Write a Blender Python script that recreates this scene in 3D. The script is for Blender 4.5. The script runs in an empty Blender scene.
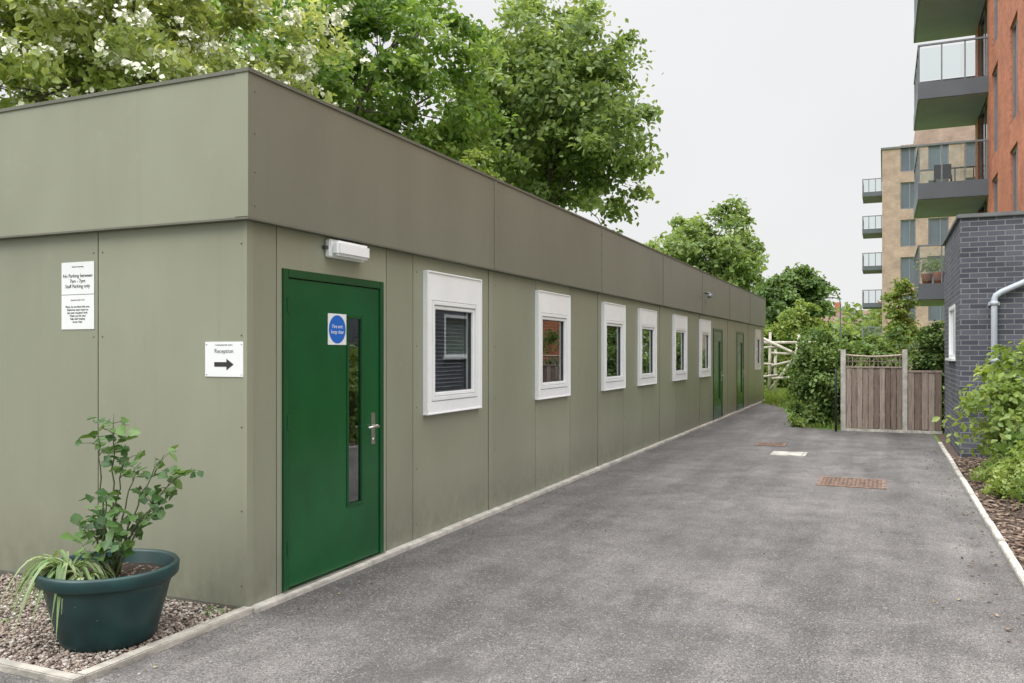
import bpy, bmesh, math, random
import numpy as np
from mathutils import Vector, Matrix
random.seed(7)
S=bpy.context.scene
S.view_settings.view_transform='Standard'
S.view_settings.look='None'
S.view_settings.exposure=0
COL=S.collection

# ---------------------------------------------------------------- materials
def newmat(name):
    m=bpy.data.materials.new(name); m.use_nodes=True
    nt=m.node_tree; nt.nodes.clear()
    out=nt.nodes.new('ShaderNodeOutputMaterial')
    b=nt.nodes.new('ShaderNodeBsdfPrincipled')
    nt.links.new(b.outputs[0],out.inputs[0])
    return m,nt,b,out
def N(nt,t,**k):
    n=nt.nodes.new(t)
    for a,v in k.items(): setattr(n,a,v)
    return n
def coords(nt,scale=(1,1,1)):
    tc=N(nt,'ShaderNodeTexCoord'); mp=N(nt,'ShaderNodeMapping')
    mp.inputs['Scale'].default_value=scale
    nt.links.new(tc.outputs['Object'],mp.inputs['Vector'])
    return mp.outputs[0]
def noise(nt,vec,scale,detail=3,rough=.6):
    n=N(nt,'ShaderNodeTexNoise'); n.inputs['Scale'].default_value=scale
    n.inputs['Detail'].default_value=detail; n.inputs['Roughness'].default_value=rough
    nt.links.new(vec,n.inputs['Vector']); return n.outputs['Fac']
def ramp(nt,fac,stops):
    r=N(nt,'ShaderNodeValToRGB'); e=r.color_ramp.elements
    while len(e)<len(stops): e.new(.5)
    for i,(p,c) in enumerate(stops):
        e[i].position=p; e[i].color=(c[0],c[1],c[2],1) if not isinstance(c,(int,float)) else (c,c,c,1)
    nt.links.new(fac,r.inputs[0]); return r.outputs[0]
def mixc(nt,fac,a,b,mode='MIX'):
    m=N(nt,'ShaderNodeMixRGB',blend_type=mode)
    for i,v in ((0,fac),(1,a),(2,b)):
        if isinstance(v,(int,float)): m.inputs[i].default_value=v if i==0 else (v,v,v,1)
        elif isinstance(v,(tuple,list)): m.inputs[i].default_value=(v[0],v[1],v[2],1)
        else: nt.links.new(v,m.inputs[i])
    return m.outputs[0]
def bump(nt,b,h,strength,dist=.01):
    n=N(nt,'ShaderNodeBump'); n.inputs['Strength'].default_value=strength; n.inputs['Distance'].default_value=dist
    nt.links.new(h,n.inputs['Height']); nt.links.new(n.outputs[0],b.inputs['Normal'])
def mat(name,c,rough=.6,metal=0,var=.15,scale=4,sc=(1,1,1),bs=0,bscale=60,spec=.5):
    m,nt,b,o=newmat(name)
    v=coords(nt,sc); f=noise(nt,v,scale)
    lo=tuple(x*(1-var) for x in c); hi=tuple(x*(1+var) for x in c)
    nt.links.new(ramp(nt,f,[(.3,lo),(.7,hi)]),b.inputs['Base Color'])
    b.inputs['Roughness'].default_value=rough; b.inputs['Metallic'].default_value=metal
    b.inputs['Specular IOR Level'].default_value=spec
    if bs: bump(nt,b,noise(nt,coords(nt),bscale,2),bs)
    return m
def wallmat(name,c,rough):
    m,nt,b,o=newmat(name)
    a=N(nt,'ShaderNodeAttribute',attribute_name='shade')
    v=coords(nt,(1,1,.6)); f=noise(nt,v,1.1,4)
    base=ramp(nt,f,[(.3,tuple(x*.91 for x in c)),(.7,tuple(x*1.08 for x in c))])
    base=mixc(nt,1,base,ramp(nt,a.outputs['Fac'],[(0,.93),(1,1.06)]),'MULTIPLY')
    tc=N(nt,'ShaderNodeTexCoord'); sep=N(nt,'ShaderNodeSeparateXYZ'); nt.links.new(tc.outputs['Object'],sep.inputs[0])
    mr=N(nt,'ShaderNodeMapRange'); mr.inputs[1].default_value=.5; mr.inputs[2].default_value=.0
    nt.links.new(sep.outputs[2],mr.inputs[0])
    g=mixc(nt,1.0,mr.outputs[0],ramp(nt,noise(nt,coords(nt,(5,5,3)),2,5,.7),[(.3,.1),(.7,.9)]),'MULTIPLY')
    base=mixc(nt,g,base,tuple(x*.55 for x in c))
    sc=ramp(nt,noise(nt,coords(nt,(1,1,1)),7,6,.75),[(.60,0.),(.72,.22)])
    base=mixc(nt,sc,base,tuple(x*1.35 for x in c))
    st=ramp(nt,noise(nt,coords(nt,(9,9,.25)),1.4,2),[(.58,0.),(.8,.18)])
    base=mixc(nt,st,base,tuple(x*.65 for x in c))
    nt.links.new(base,b.inputs['Base Color'])
    b.inputs['Roughness'].default_value=rough
    bump(nt,b,noise(nt,coords(nt),1.3,1),.15,.02)
    return m
def brick(name,c1,c2,mortar,off=0):
    m,nt,b,o=newmat(name)
    tc=N(nt,'ShaderNodeTexCoord'); sep=N(nt,'ShaderNodeSeparateXYZ'); nt.links.new(tc.outputs['Object'],sep.inputs[0])
    ad=N(nt,'ShaderNodeMath',operation='ADD'); nt.links.new(sep.outputs[0],ad.inputs[0]); nt.links.new(sep.outputs[1],ad.inputs[1])
    cb=N(nt,'ShaderNodeCombineXYZ'); nt.links.new(ad.outputs[0],cb.inputs[0]); nt.links.new(sep.outputs[2],cb.inputs[1])
    br=N(nt,'ShaderNodeTexBrick'); nt.links.new(cb.outputs[0],br.inputs['Vector'])
    br.inputs['Color1'].default_value=(*c1,1); br.inputs['Color2'].default_value=(*c2,1); br.inputs['Mortar'].default_value=(*mortar,1)
    br.inputs['Scale'].default_value=1; br.inputs['Brick Width'].default_value=.225; br.inputs['Row Height'].default_value=.075
    br.inputs['Mortar Size'].default_value=.007; br.inputs['Mortar Smooth'].default_value=.2
    f=noise(nt,coords(nt),1.1,5)
    c=mixc(nt,1,br.outputs['Color'],ramp(nt,f,[(.3,.75),(.7,1.18)]),'MULTIPLY')
    nt.links.new(c,b.inputs['Base Color']); b.inputs['Roughness'].default_value=.8
    bp=N(nt,'ShaderNodeBump'); bp.inputs['Strength'].default_value=.6; bp.inputs['Distance'].default_value=.008; bp.invert=True
    nt.links.new(br.outputs['Fac'],bp.inputs['Height']); nt.links.new(bp.outputs[0],b.inputs['Normal'])
    return m
def leafmat(name,dark,mid,light,trans=.35,rough=.5):
    m,nt,b,o=newmat(name)
    a=N(nt,'ShaderNodeAttribute',attribute_name='shade')
    c=ramp(nt,a.outputs['Fac'],[(0,dark),(.5,mid),(1,light)])
    nt.links.new(c,b.inputs['Base Color']); b.inputs['Roughness'].default_value=rough
    b.inputs['Specular IOR Level'].default_value=.35
    t=N(nt,'ShaderNodeBsdfTranslucent'); 
    c2=mixc(nt,1,c,(1.5,1.4,.75),'MULTIPLY'); nt.links.new(c2,t.inputs[0])
    mx=N(nt,'ShaderNodeMixShader'); mx.inputs[0].default_value=trans
    nt.links.new(b.outputs[0],mx.inputs[1]); nt.links.new(t.outputs[0],mx.inputs[2]); nt.links.new(mx.outputs[0],o.inputs[0])
    return m
def glassmat(name,tint=(.75,.8,.8),boost=1.5,base=.06):
    m,nt,b,o=newmat(name); nt.nodes.remove(b)
    tr=N(nt,'ShaderNodeBsdfTransparent'); tr.inputs[0].default_value=(*tint,1)
    gl=N(nt,'ShaderNodeBsdfGlossy'); gl.inputs['Roughness'].default_value=.012; gl.inputs[0].default_value=(.95,.97,1,1)
    lw=N(nt,'ShaderNodeLayerWeight'); lw.inputs[0].default_value=.35
    mr=N(nt,'ShaderNodeMapRange'); mr.inputs[3].default_value=base; mr.inputs[4].default_value=boost
    pw=N(nt,'ShaderNodeMath',operation='POWER'); pw.inputs[1].default_value=2.0
    nt.links.new(lw.outputs['Facing'],pw.inputs[0]); nt.links.new(pw.outputs[0],mr.inputs[0])
    mx=N(nt,'ShaderNodeMixShader'); nt.links.new(mr.outputs[0],mx.inputs[0]); nt.links.new(tr.outputs[0],mx.inputs[1]); nt.links.new(gl.outputs[0],mx.inputs[2])
    nt.links.new(mx.outputs[0],o.inputs[0]); return m

M={}
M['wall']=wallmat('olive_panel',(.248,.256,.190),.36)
M['fascia_shaded']=wallmat('olive_fascia_shaded',(.178,.182,.142),.38)  # same coating as the front fascia; shade on the long side painted into the colour
M['trim']=mat('trim_dark',(.12,.12,.095),.5)
M['backing']=mat('joint_dark',(.04,.04,.032),.8)
M['white']=mat('upvc_white',(.80,.81,.82),.35,var=.04,scale=3)
M['white2']=mat('upvc_white_inner',(.76,.77,.78),.35,var=.03,scale=3)
M['gasket']=mat('rubber_gasket',(.05,.05,.05),.7)
M['glass']=glassmat('window_glass',(.62,.67,.67),1.0,.16)
M['rail_glass']=glassmat('balcony_glass',(.82,.88,.87),.6)
M['interior']=mat('interior_paint',(.5,.5,.48),.9)
M['blind']=mat('blind_slat',(.48,.5,.52),.5)
M['carpet']=mat('carpet',(.06,.07,.09),.95)
M['green']=mat('green_door_paint',(.005,.075,.020),.24,var=.18,scale=1.6,bs=.05,bscale=6)
M['green2']=mat('green_frame_paint',(.004,.06,.016),.33,var=.1)
M['steel']=mat('brushed_steel',(.55,.54,.52),.3,metal=1,var=.08,scale=20)
M['blue']=mat('sign_blue',(.01,.12,.5),.4,var=.02)
M['paper']=mat('sign_white',(.72,.73,.74),.45,var=.03)
M['ink']=mat('sign_ink',(.02,.02,.02),.6,var=.02)
M['lampw']=mat('lamp_diffuser',(.8,.81,.83),.25,var=.02)
M['roof']=mat('roof_felt',(.1,.1,.1),.9)
M['concrete']=mat('pale_concrete',(.42,.40,.36),.85,var=.35,scale=7,bs=.4,bscale=80)
M['edging']=mat('weathered_edging',(.34,.32,.28),.85,var=.4,scale=6,sc=(1,1,3),bs=.4,bscale=50)
M['pot']=mat('pot_plastic',(.008,.040,.040),.4,var=.35,scale=5)
M['soil']=mat('soil',(.035,.025,.018),.95,var=.5,scale=40,bs=1,bscale=60)
M['stem']=mat('green_stem',(.075,.10,.04),.6,var=.3,scale=20)
M['bark']=mat('bark',(.11,.095,.076),.9,var=.4,scale=6,sc=(1,1,.2),bs=.6,bscale=20)
M['bark2']=mat('twig_bark',(.09,.07,.05),.9,var=.3)
M['post']=mat('pale_timber',(.36,.30,.23),.8,var=.25,scale=5,sc=(5,5,.6),bs=.3,bscale=30)
M['cpost']=mat('concrete_post',(.42,.40,.36),.85,var=.25,scale=8,bs=.3,bscale=60)
M['railw']=mat('silver_timber',(.52,.48,.42),.85,var=.3,scale=4)
M['black']=mat('black_metal',(.03,.03,.032),.45)
M['slate']=mat('slate_cladding',(.10,.115,.135),.5,var=.1,scale=1)
M['soffit']=mat('balcony_soffit',(.26,.265,.27),.7,var=.08,scale=1)
M['alu']=mat('grey_aluminium',(.2,.22,.24),.4,metal=.4)
M['pipe']=mat('grey_upvc_pipe',(.42,.46,.52),.4,var=.06)
M['gbrick']=brick('blue_grey_brick',(.042,.047,.062),(.09,.097,.12),(.19,.19,.2))
M['rbrick']=brick('orange_red_brick',(.54,.17,.08),(.41,.11,.052),(.38,.26,.2))
M['tbrick']=brick('buff_brick',(.42,.30,.235),(.35,.25,.195),(.38,.32,.27))
M['coping']=mat('coping',(.14,.145,.15),.7)
M['rust']=mat('rusty_iron',(.175,.115,.085),.8,metal=.1,var=.45,scale=14,bs=.5,bscale=60)
M['rustd']=mat('rusty_iron_dark',(.075,.05,.04),.9,var=.3,scale=14)
M['rooft']=mat('roof_tile',(.17,.1,.08),.85,var=.25,scale=3)
M['winx']=mat('far_window',(.12,.15,.18),.12,var=.2,scale=.3)
M['terra']=mat('terracotta',(.35,.12,.06),.8)
M['petal']=mat('cream_blossom',(.74,.74,.62),.7,var=.1)

def asphalt():
    m,nt,b,o=newmat('asphalt')
    v=coords(nt)
    big=noise(nt,v,.45,6,.68); mid=noise(nt,v,2.6,7,.72); fine=noise(nt,v,120,2,.7); grit=noise(nt,v,42,3,.7)
    c=ramp(nt,big,[(.34,(.074,.069,.066)),(.5,(.112,.105,.101)),(.66,(.160,.150,.144))])
    c=mixc(nt,1,c,ramp(nt,mid,[(.32,.66),(.5,1.0),(.68,1.28)]),'MULTIPLY')
    c=mixc(nt,1,c,ramp(nt,grit,[(.34,.74),(.5,1.0),(.68,1.22)]),'MULTIPLY')
    c=mixc(nt,1,c,ramp(nt,fine,[(.32,.4),(.5,.98),(.70,2.0)]),'MULTIPLY')
    st=noise(nt,coords(nt,(1.6,.16,1)),1.3,4,.65)
    c=mixc(nt,1,c,ramp(nt,st,[(.35,.66),(.62,1.16)]),'MULTIPLY')
    vo=N(nt,'ShaderNodeTexVoronoi'); vo.inputs['Scale'].default_value=115; nt.links.new(v,vo.inputs['Vector'])
    bw=N(nt,'ShaderNodeSeparateColor'); nt.links.new(vo.outputs['Color'],bw.inputs[0])
    c=mixc(nt,ramp(nt,bw.outputs[0],[(.90,0.),(.94,.55)]),c,(.30,.28,.26))
    c=mixc(nt,ramp(nt,bw.outputs[1],[(.84,0.),(.9,.7)]),c,(.038,.037,.037))
    vn=noise(nt,coords(nt,(1,.55,1)),1.0,7,.7)
    c=mixc(nt,ramp(nt,vn,[(.56,0.),(.66,.6)]),c,(.052,.048,.047))
    nt.links.new(c,b.inputs['Base Color'])
    b.inputs['Roughness'].default_value=.72
    bump(nt,b,fine,.7,.007)
    return m
M['asphalt']=asphalt()
def groundm():
    m,nt,b,o=newmat('rough_ground')
    c=ramp(nt,noise(nt,coords(nt),.8,5,.7),[(.35,(.10,.18,.035)),(.6,(.15,.24,.06)),(.75,(.17,.18,.09))])
    nt.links.new(c,b.inputs['Base Color']); b.inputs['Roughness'].default_value=.95
    bump(nt,b,noise(nt,coords(nt),30,3),.8,.03); return m
M['ground']=groundm()
M['gravelb']=mat('gravel_base',(.11,.09,.075),.95,var=.5,scale=60,bs=1,bscale=90)
M['mulch']=mat('mulch',(.09,.062,.047),.95,var=.5,scale=25,bs=1,bscale=50)
def attrm(name,stops,rough=.85,streak=False):
    m,nt,b,o=newmat(name)
    a=N(nt,'ShaderNodeAttribute',attribute_name='shade')
    c=ramp(nt,a.outputs['Fac'],stops)
    if streak: c=mixc(nt,1,c,ramp(nt,noise(nt,coords(nt,(20,20,1.2)),3,4),[(.3,.6),(.7,1.25)]),'MULTIPLY')
    nt.links.new(c,b.inputs['Base Color']); b.inputs['Roughness'].default_value=rough
    return m
M['stones']=attrm('pebbles',[(0,(.11,.085,.07)),(.3,(.21,.16,.13)),(.6,(.31,.25,.205)),(.85,(.40,.355,.31)),(1,(.52,.50,.46))])
M['chips']=attrm('bark_chips',[(0,(.05,.034,.025)),(.5,(.15,.10,.072)),(1,(.32,.245,.19))])
M['fence']=attrm('fence_board',[(0,(.15,.11,.088)),(.5,(.22,.168,.138)),(1,(.31,.25,.21))],.8,True)
M['leafA']=leafmat('leaf_yellow_green',(.18,.24,.07),(.32,.39,.13),(.47,.52,.24),.42)
M['leafB']=leafmat('leaf_mid_green',(.08,.155,.03),(.16,.27,.06),(.28,.39,.115),.4)
M['leafC']=leafmat('leaf_grey_green',(.11,.175,.058),(.20,.285,.098),(.32,.405,.17),.42)
M['leafD']=leafmat('leaf_dark_green',(.05,.10,.028),(.10,.17,.05),(.18,.265,.09))
M['leafE']=leafmat('leaf_fresh_green',(.13,.20,.045),(.22,.31,.075),(.37,.45,.16),.4)
M['leafS']=leafmat('leaf_shrub_green',(.08,.15,.04),(.15,.24,.065),(.28,.37,.14),.38,.42)
M['leafP']=leafmat('leaf_rose_green',(.03,.08,.024),(.07,.15,.04),(.17,.27,.085),.25,.38)
M['strap']=leafmat('leaf_strap',(.12,.20,.07),(.21,.31,.13),(.42,.48,.28),.3,.4)
M['debris']=attrm('leaf_litter',[(0,(.05,.03,.015)),(.5,(.14,.1,.05)),(1,(.3,.26,.14))])

# ---------------------------------------------------------------- helpers
def empty(name,loc=(0,0,0)):
    e=bpy.data.objects.new(name,None); e.location=loc; COL.objects.link(e); e.empty_display_size=.3; return e
def link(name,me,parent=None,m=None):
    o=bpy.data.objects.new(name,me); COL.objects.link(o)
    if m: me.materials.append(m)
    if parent:
        o.parent=parent; o.matrix_parent_inverse=Matrix.Translation(-Vector(parent.location))
    return o
def boxes(name,bl,m,parent=None,bev=0,shade=None):
    bm=bmesh.new()
    for x0,x1,y0,y1,z0,z1 in bl:
        r=bmesh.ops.create_cube(bm,size=1)
        for v in r['verts']:
            v.co=Vector(((x0+x1)/2+v.co.x*(x1-x0),(y0+y1)/2+v.co.y*(y1-y0),(z0+z1)/2+v.co.z*(z1-z0)))
    if bev: bmesh.ops.bevel(bm,geom=bm.edges[:],offset=bev,segments=2,affect='EDGES')
    me=bpy.data.meshes.new(name); bm.to_mesh(me); bm.free()
    if shade is not None:
        if isinstance(shade,int): vals=np.random.RandomState(shade).uniform(0,1,len(bl))
        else: vals=np.array(shade)
        at=me.attributes.new('shade','FLOAT','FACE')
        at.data.foreach_set('value',np.repeat(vals,6).astype(np.float32))
    return link(name,me,parent,m)
def panes(name,bl,m,parent=None):
    vs=[];fs=[]
    for x0,x1,y0,y1,z0,z1 in bl:
        b=len(vs)
        if x1-x0<=y1-y0:
            x=(x0+x1)/2; vs+=[(x,y0,z0),(x,y1,z0),(x,y1,z1),(x,y0,z1)]
        else:
            y=(y0+y1)/2; vs+=[(x0,y,z0),(x1,y,z0),(x1,y,z1),(x0,y,z1)]
        fs.append((b,b+1,b+2,b+3))
    me=bpy.data.meshes.new(name); me.from_pydata(vs,[],fs); me.update(); return link(name,me,parent,m)
def sheet(name,polys,z,m,parent=None):
    vs=[];fs=[]
    for p in polys:
        b=len(vs); vs+=[(x,y,z) for x,y in p]; fs.append(list(range(b,b+len(p))))
    me=bpy.data.meshes.new(name); me.from_pydata(vs,[],fs); me.update(); return link(name,me,parent,m)
class Tubes:
    def __init__(s): s.v=[];s.f=[]
    def add(s,pts,rad,n=6,cap=True):
        pts=[Vector(p) for p in pts]; b=len(s.v)
        ref=Vector((.31,.17,.93)); up=None
        for i,p in enumerate(pts):
            d=(pts[min(i+1,len(pts)-1)]-pts[max(i-1,0)]).normalized()
            if up is None:
                up=d.cross(ref if abs(d.dot(ref))<.95 else Vector((1,0,0))).normalized()
            else:
                up=(up-d*up.dot(d)).normalized()
            w=d.cross(up)
            for k in range(n):
                a=2*math.pi*k/n; s.v.append(p+(up*math.cos(a)+w*math.sin(a))*rad[i])
        for i in range(len(pts)-1):
            for k in range(n):
                k2=(k+1)%n; s.f.append((b+i*n+k,b+i*n+k2,b+(i+1)*n+k2,b+(i+1)*n+k))
        if cap:
            s.f.append(tuple(b+k for k in range(n))[::-1]); s.f.append(tuple(b+(len(pts)-1)*n+k for k in range(n)))
    def obj(s,name,m,parent=None,smooth=True):
        me=bpy.data.meshes.new(name); me.from_pydata([tuple(v) for v in s.v],[],s.f); me.update()
        if smooth: me.polygons.foreach_set('use_smooth',[True]*len(me.polygons))
        return link(name,me,parent,m)
def bend(a,b,rng,k=.12,n=5,sag=0):
    a=Vector(a);b=Vector(b);L=(b-a).length
    o=Vector((rng.uniform(-1,1),rng.uniform(-1,1),rng.uniform(-.3,1)))*L*k
    return [a.lerp(b,t)+o*math.sin(math.pi*t)+Vector((0,0,sag*math.sin(math.pi*t))) for t in [i/(n-1) for i in range(n)]]
def nrm(a): return a/np.maximum(np.linalg.norm(a,axis=1,keepdims=True),1e-6)
def leafmesh(name,P,size,shade,m,parent,rs,upb=.5,out=None,aspect=.62,dirs=None,nors=None):
    n=len(P)
    nn=rs.normal(size=(n,3)); nn[:,2]+=upb*1.6
    if out is not None: nn+=out*.7
    if nors is not None: nn=nors
    nn=nrm(nn)
    d=rs.normal(size=(n,3)) if dirs is None else dirs
    d=d-nn*np.sum(d*nn,1,keepdims=True); d=nrm(d); w=np.cross(nn,d)
    s=size[:,None]
    base=P-d*s*.5; tip=P+d*s*.5-nn*s*.12
    l=P+w*s*aspect*.5-d*s*.08+nn*s*.09; r=P-w*s*aspect*.5-d*s*.08+nn*s*.09
    l2=P+w*s*aspect*.33+d*s*.25+nn*s*.04; r2=P-w*s*aspect*.33+d*s*.25+nn*s*.04
    V=np.stack([base,r,r2,tip,l2,l],1).reshape(-1,3)
    me=bpy.data.meshes.new(name)
    me.vertices.add(n*6); me.vertices.foreach_set('co',V.astype(np.float32).ravel())
    idx=np.arange(n)[:,None]*6
    q=np.concatenate([idx+np.array([[0,1,2,3]]),idx+np.array([[0,3,4,5]])],1).reshape(-1)
    me.loops.add(n*8); me.loops.foreach_set('vertex_index',q.astype(np.int32))
    me.polygons.add(n*2); me.polygons.foreach_set('loop_start',(np.arange(n*2)*4).astype(np.int32))
    me.polygons.foreach_set('loop_total',np.full(n*2,4,dtype=np.int32))
    me.update(calc_edges=True)
    at=me.attributes.new('shade','FLOAT','FACE'); at.data.foreach_set('value',np.repeat(np.clip(shade,0,1),2).astype(np.float32))
    return link(name,me,parent,m)
def clusters_to_leaves(C,nl,rc,leaf,rs,flat=.6,center=None):
    k=len(C); P=rs.normal(size=(k,nl,3))*.5
    rad=(rc*rs.uniform(.55,1.35,size=(k,1,1)))
    P=P*rad; P[:,:,2]*=flat
    P[:,:,2]-=(P[:,:,0]**2+P[:,:,1]**2)*.35/rc
    P=P+C[:,None,:]
    cs=rs.uniform(.15,.85,size=(k,1))+rs.normal(size=(k,nl))*.18
    P=P.reshape(-1,3); sh=cs.reshape(-1)
    sz=leaf*rs.uniform(.6,1.35,size=len(P))
    out=nrm(P-center) if center is not None else None
    return P,sz,sh,out
def tree(name,base,cc,R,nl,nc,nleaf,leaf,m,seed,rc=.8,trunk_r=.25,lobes=None,fill=.35,blossom=False,flat=.5):
    rng=random.Random(seed); rs=np.random.RandomState(seed)
    e=empty(name,base); cc=Vector(cc); R=Vector(R)
    L=[]
    for i in range(nl):
        t=(i+.5)/nl; z=1-1.75*t; a=i*2.39996+rng.uniform(-.4,.4); rr=math.sqrt(max(0,1-z*z))
        k=rng.uniform(.45,.74)
        c=cc+Vector((R.x*rr*math.cos(a)*k,R.y*rr*math.sin(a)*k,R.z*z*k))
        L.append((c,rng.uniform(.26,.48)))
    if lobes: L+= [(Vector(c),r) for c,r in lobes]
    C=[]
    T=Tubes()
    b=Vector(base); top=Vector((cc.x,cc.y,cc.z-R.z*.55))
    tp=bend(b,top,rng,.05,6); T.add(tp,[trunk_r*(1.25 if i==0 else 1-.1*i) for i in range(6)],8)
    up=bend(top,cc+Vector((0,0,R.z*.6)),rng,.08,6); T.add(up,[trunk_r*.5*(1-.15*i) for i in range(6)],6)
    for c,kr in L:
        s=up[rng.randint(0,3)]
        lim=bend(s,c,rng,.12,5); T.add(lim,[trunk_r*.3*(1-.17*i) for i in range(5)],5)
        m_=max(4,int(nc/len(L)*(kr/.37)**1.5))
        for j in range(m_):
            v=Vector((rng.gauss(0,1),rng.gauss(0,1),rng.gauss(0,1))).normalized()
            f=rng.uniform(fill,1.12)**.6
            p=c+Vector((v.x*R.x*kr,v.y*R.y*kr,v.z*R.z*kr))*f
            C.append(p)
            if j%3==0:
                q=lim[rng.randint(2,4)]; T.add(bend(q,p,rng,.12,4),[trunk_r*.1,trunk_r*.075,trunk_r*.05,trunk_r*.02],4,False)
    T.obj('trunk_and_limbs',M['bark'],e)
    C=np.array([tuple(c) for c in C])
    ctr=np.array(tuple(cc))
    P,sz,sh,out=clusters_to_leaves(C,nleaf,rc,leaf,rs,flat=flat,center=ctr)
    leafmesh('foliage',P,sz,sh,m,e,rs,out=out)
    if blossom:
        # flat-topped flower heads sitting on the outside of the sprays
        sel=np.repeat(C,4,0)+rs.normal(size=(len(C)*4,3))*rc*.45
        sel=sel+nrm(sel-ctr)*rc*.5+[0,0,rc*.2]
        P,sz,sh,out=clusters_to_leaves(sel,20,.24,.1,rs,flat=.5,center=ctr)
        leafmesh('blossom',P,sz,sh,M['petal'],e,rs,out=out,aspect=.95)
    return e
def shrub(name,base,R,nc,nleaf,leaf,m,seed,rc=.3,z0=.1,stems=9):
    rng=random.Random(seed); rs=np.random.RandomState(seed)
    e=empty(name,base); b=Vector(base); C=[];T=Tubes()
    lob=[(Vector((rng.uniform(-.5,.5)*R[0],rng.uniform(-.5,.5)*R[1],R[2]*rng.uniform(.25,.7))),rng.uniform(.4,.6)) for _ in range(7)]
    for i in range(nc):
        c,k=lob[i%7]; v=Vector((rng.gauss(0,1),rng.gauss(0,1),rng.gauss(0,1))).normalized()*rng.uniform(.3,1)**.5
        p=c+Vector((v.x*R[0]*k,v.y*R[1]*k,v.z*R[2]*k*.9)); p.z=min(max(p.z,z0),R[2]*1.05)
        C.append(b+p)
    for i in range(stems):
        p=C[rng.randrange(len(C))]; T.add(bend(b+Vector((rng.uniform(-.12,.12),rng.uniform(-.12,.12),-.02)),p,rng,.12,5),[.018,.015,.012,.008,.004],5)
    T.obj('stems',M['bark2'],e)
    P,sz,sh,out=clusters_to_leaves(np.array([tuple(c) for c in C]),nleaf,rc,leaf,rs,flat=.75,center=np.array(tuple(b+Vector((0,0,R[2]*.4)))))
    P[:,2]=np.maximum(P[:,2],b.z+.01)
    leafmesh('foliage',P,sz,sh,m,e,rs,out=out); return e
def text(name,body,size,loc,rot,m,parent,align='CENTER'):
    c=bpy.data.curves.new(name,'FONT'); c.body=body; c.size=size; c.align_x=align; c.align_y='CENTER'; c.extrude=.0004
    c.space_line=1.05
    o=bpy.data.objects.new(name,c); COL.objects.link(o); o.location=loc; o.rotation_euler=rot; c.materials.append(m)
    o.parent=parent; o.matrix_parent_inverse=Matrix.Translation(-Vector(parent.location)); return o

# ---------------------------------------------------------------- ground
sheet('ground',[[(-600,-600),(600,-600),(600,900),(-600,900)]],-.02,M['ground'])
sheet('asphalt_road',[[(-14,-16),(4.32,-16),(4.32,-1.16),(-14,-1.16)],[(.05,-1.16),(4.32,-1.16),(4.32,13.9),(.05,13.9)],
    [(.05,13.9),(2.75,13.9),(2.2,14.25),(1.75,14.8),(1.5,16),(1.3,18),(1.0,20),(.6,21.6),(.05,22.6)]],0,M['asphalt'])
foot=boxes('concrete_footing',[(-.02,.075,.0+i*1.2,.0+i*1.2+1.196,-.01,.028+.002*(i%3)) for i in range(20)],M['concrete'],None,.004)
boxes('bed_edging',[(-.02,.05,-1.16,-.002,-.02,.035),(-8,.05,-1.225,-1.162,-.02,.035)],M['edging'],None,.006)
boxes('road_edging',[(4.32,4.375,-9+i*.915,-9+i*.915+.908,-.02,.03+.004*((i*7)%3)) for i in range(23)],M['concrete'],None,.006)
e=empty('gravel_bed',(-2,-.6,0))
sheet('gravel_base',[[(-8,-1.16),(-.02,-1.16),(-.02,.0),(-8,0)]],.002,M['gravelb'],e)
def stones(name,n,xr,yr,z,smin,smax,m,parent,seed,flat=.6,lift=0,elong=1):
    rs=np.random.RandomState(seed)
    bm=bmesh.new(); bmesh.ops.create_icosphere(bm,subdivisions=1,radius=1)
    bv=np.array([tuple(v.co) for v in bm.verts]); bf=np.array([[v.index for v in f.verts] for f in bm.faces]); bm.free()
    k=len(bv)
    s=rs.uniform(smin,smax,size=(n,1,1))*np.array([[[1,1,1]]])*rs.uniform(.6,1.25,size=(n,1,3)); s[:,:,2]*=flat; s[:,:,0]*=elong
    a=rs.uniform(0,6.28,size=n); ca=np.cos(a);sa=np.sin(a)
    V=bv[None]*s*(1+rs.normal(size=(n,k,1))*.08)
    t=rs.normal(size=(n,1))*.3; V[:,:,2]+=V[:,:,0]*t*.6
    X=V[:,:,0]*ca[:,None]-V[:,:,1]*sa[:,None]; Y=V[:,:,0]*sa[:,None]+V[:,:,1]*ca[:,None]
    V=np.stack([X,Y,V[:,:,2]],2)
    V+=np.stack([rs.uniform(*xr,size=n),rs.uniform(*yr,size=n),z+rs.uniform(0,smax*.9+lift,size=n)],1)[:,None,:]
    F=(bf[None]+(np.arange(n)*k)[:,None,None]).reshape(-1,3)
    me=bpy.data.meshes.new(name); me.vertices.add(n*k); me.vertices.foreach_set('co',V.astype(np.float32).ravel())
    me.loops.add(F.size); me.loops.foreach_set('vertex_index',F.astype(np.int32).ravel())
    me.polygons.add(len(F)); me.polygons.foreach_set('loop_start',(np.arange(len(F))*3).astype(np.int32)); me.polygons.foreach_set('loop_total',np.full(len(F),3,dtype=np.int32))
    me.update(calc_edges=True)
    at=me.attributes.new('shade','FLOAT','FACE'); at.data.foreach_set('value',np.repeat(rs.uniform(0,1,size=n),len(bf)).astype(np.float32))
    return link(name,me,parent,m)
stones('gravel_stones',17000,(-3.4,-.03),(-1.15,-.01),.003,.006,.014,M['stones'],e,3)
stones('loose_stones',70,(-.9,.35),(-1.6,-.9),.002,.003,.008,M['stones'],e,4)
e=empty('mulch_bed',(6,2,0))
sheet('mulch_base',[[(4.375,-12),(12,-12),(12,10.0),(4.375,10.0)],[(4.375,10.0),(4.5,10.0),(4.5,13.8),(4.375,13.8)]],.004,M['mulch'],e)
stones('mulch_chips',10000,(4.38,6.6),(1.2,9.95),.004,.01,.026,M['chips'],e,5,.4,.01,1.7)
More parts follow.
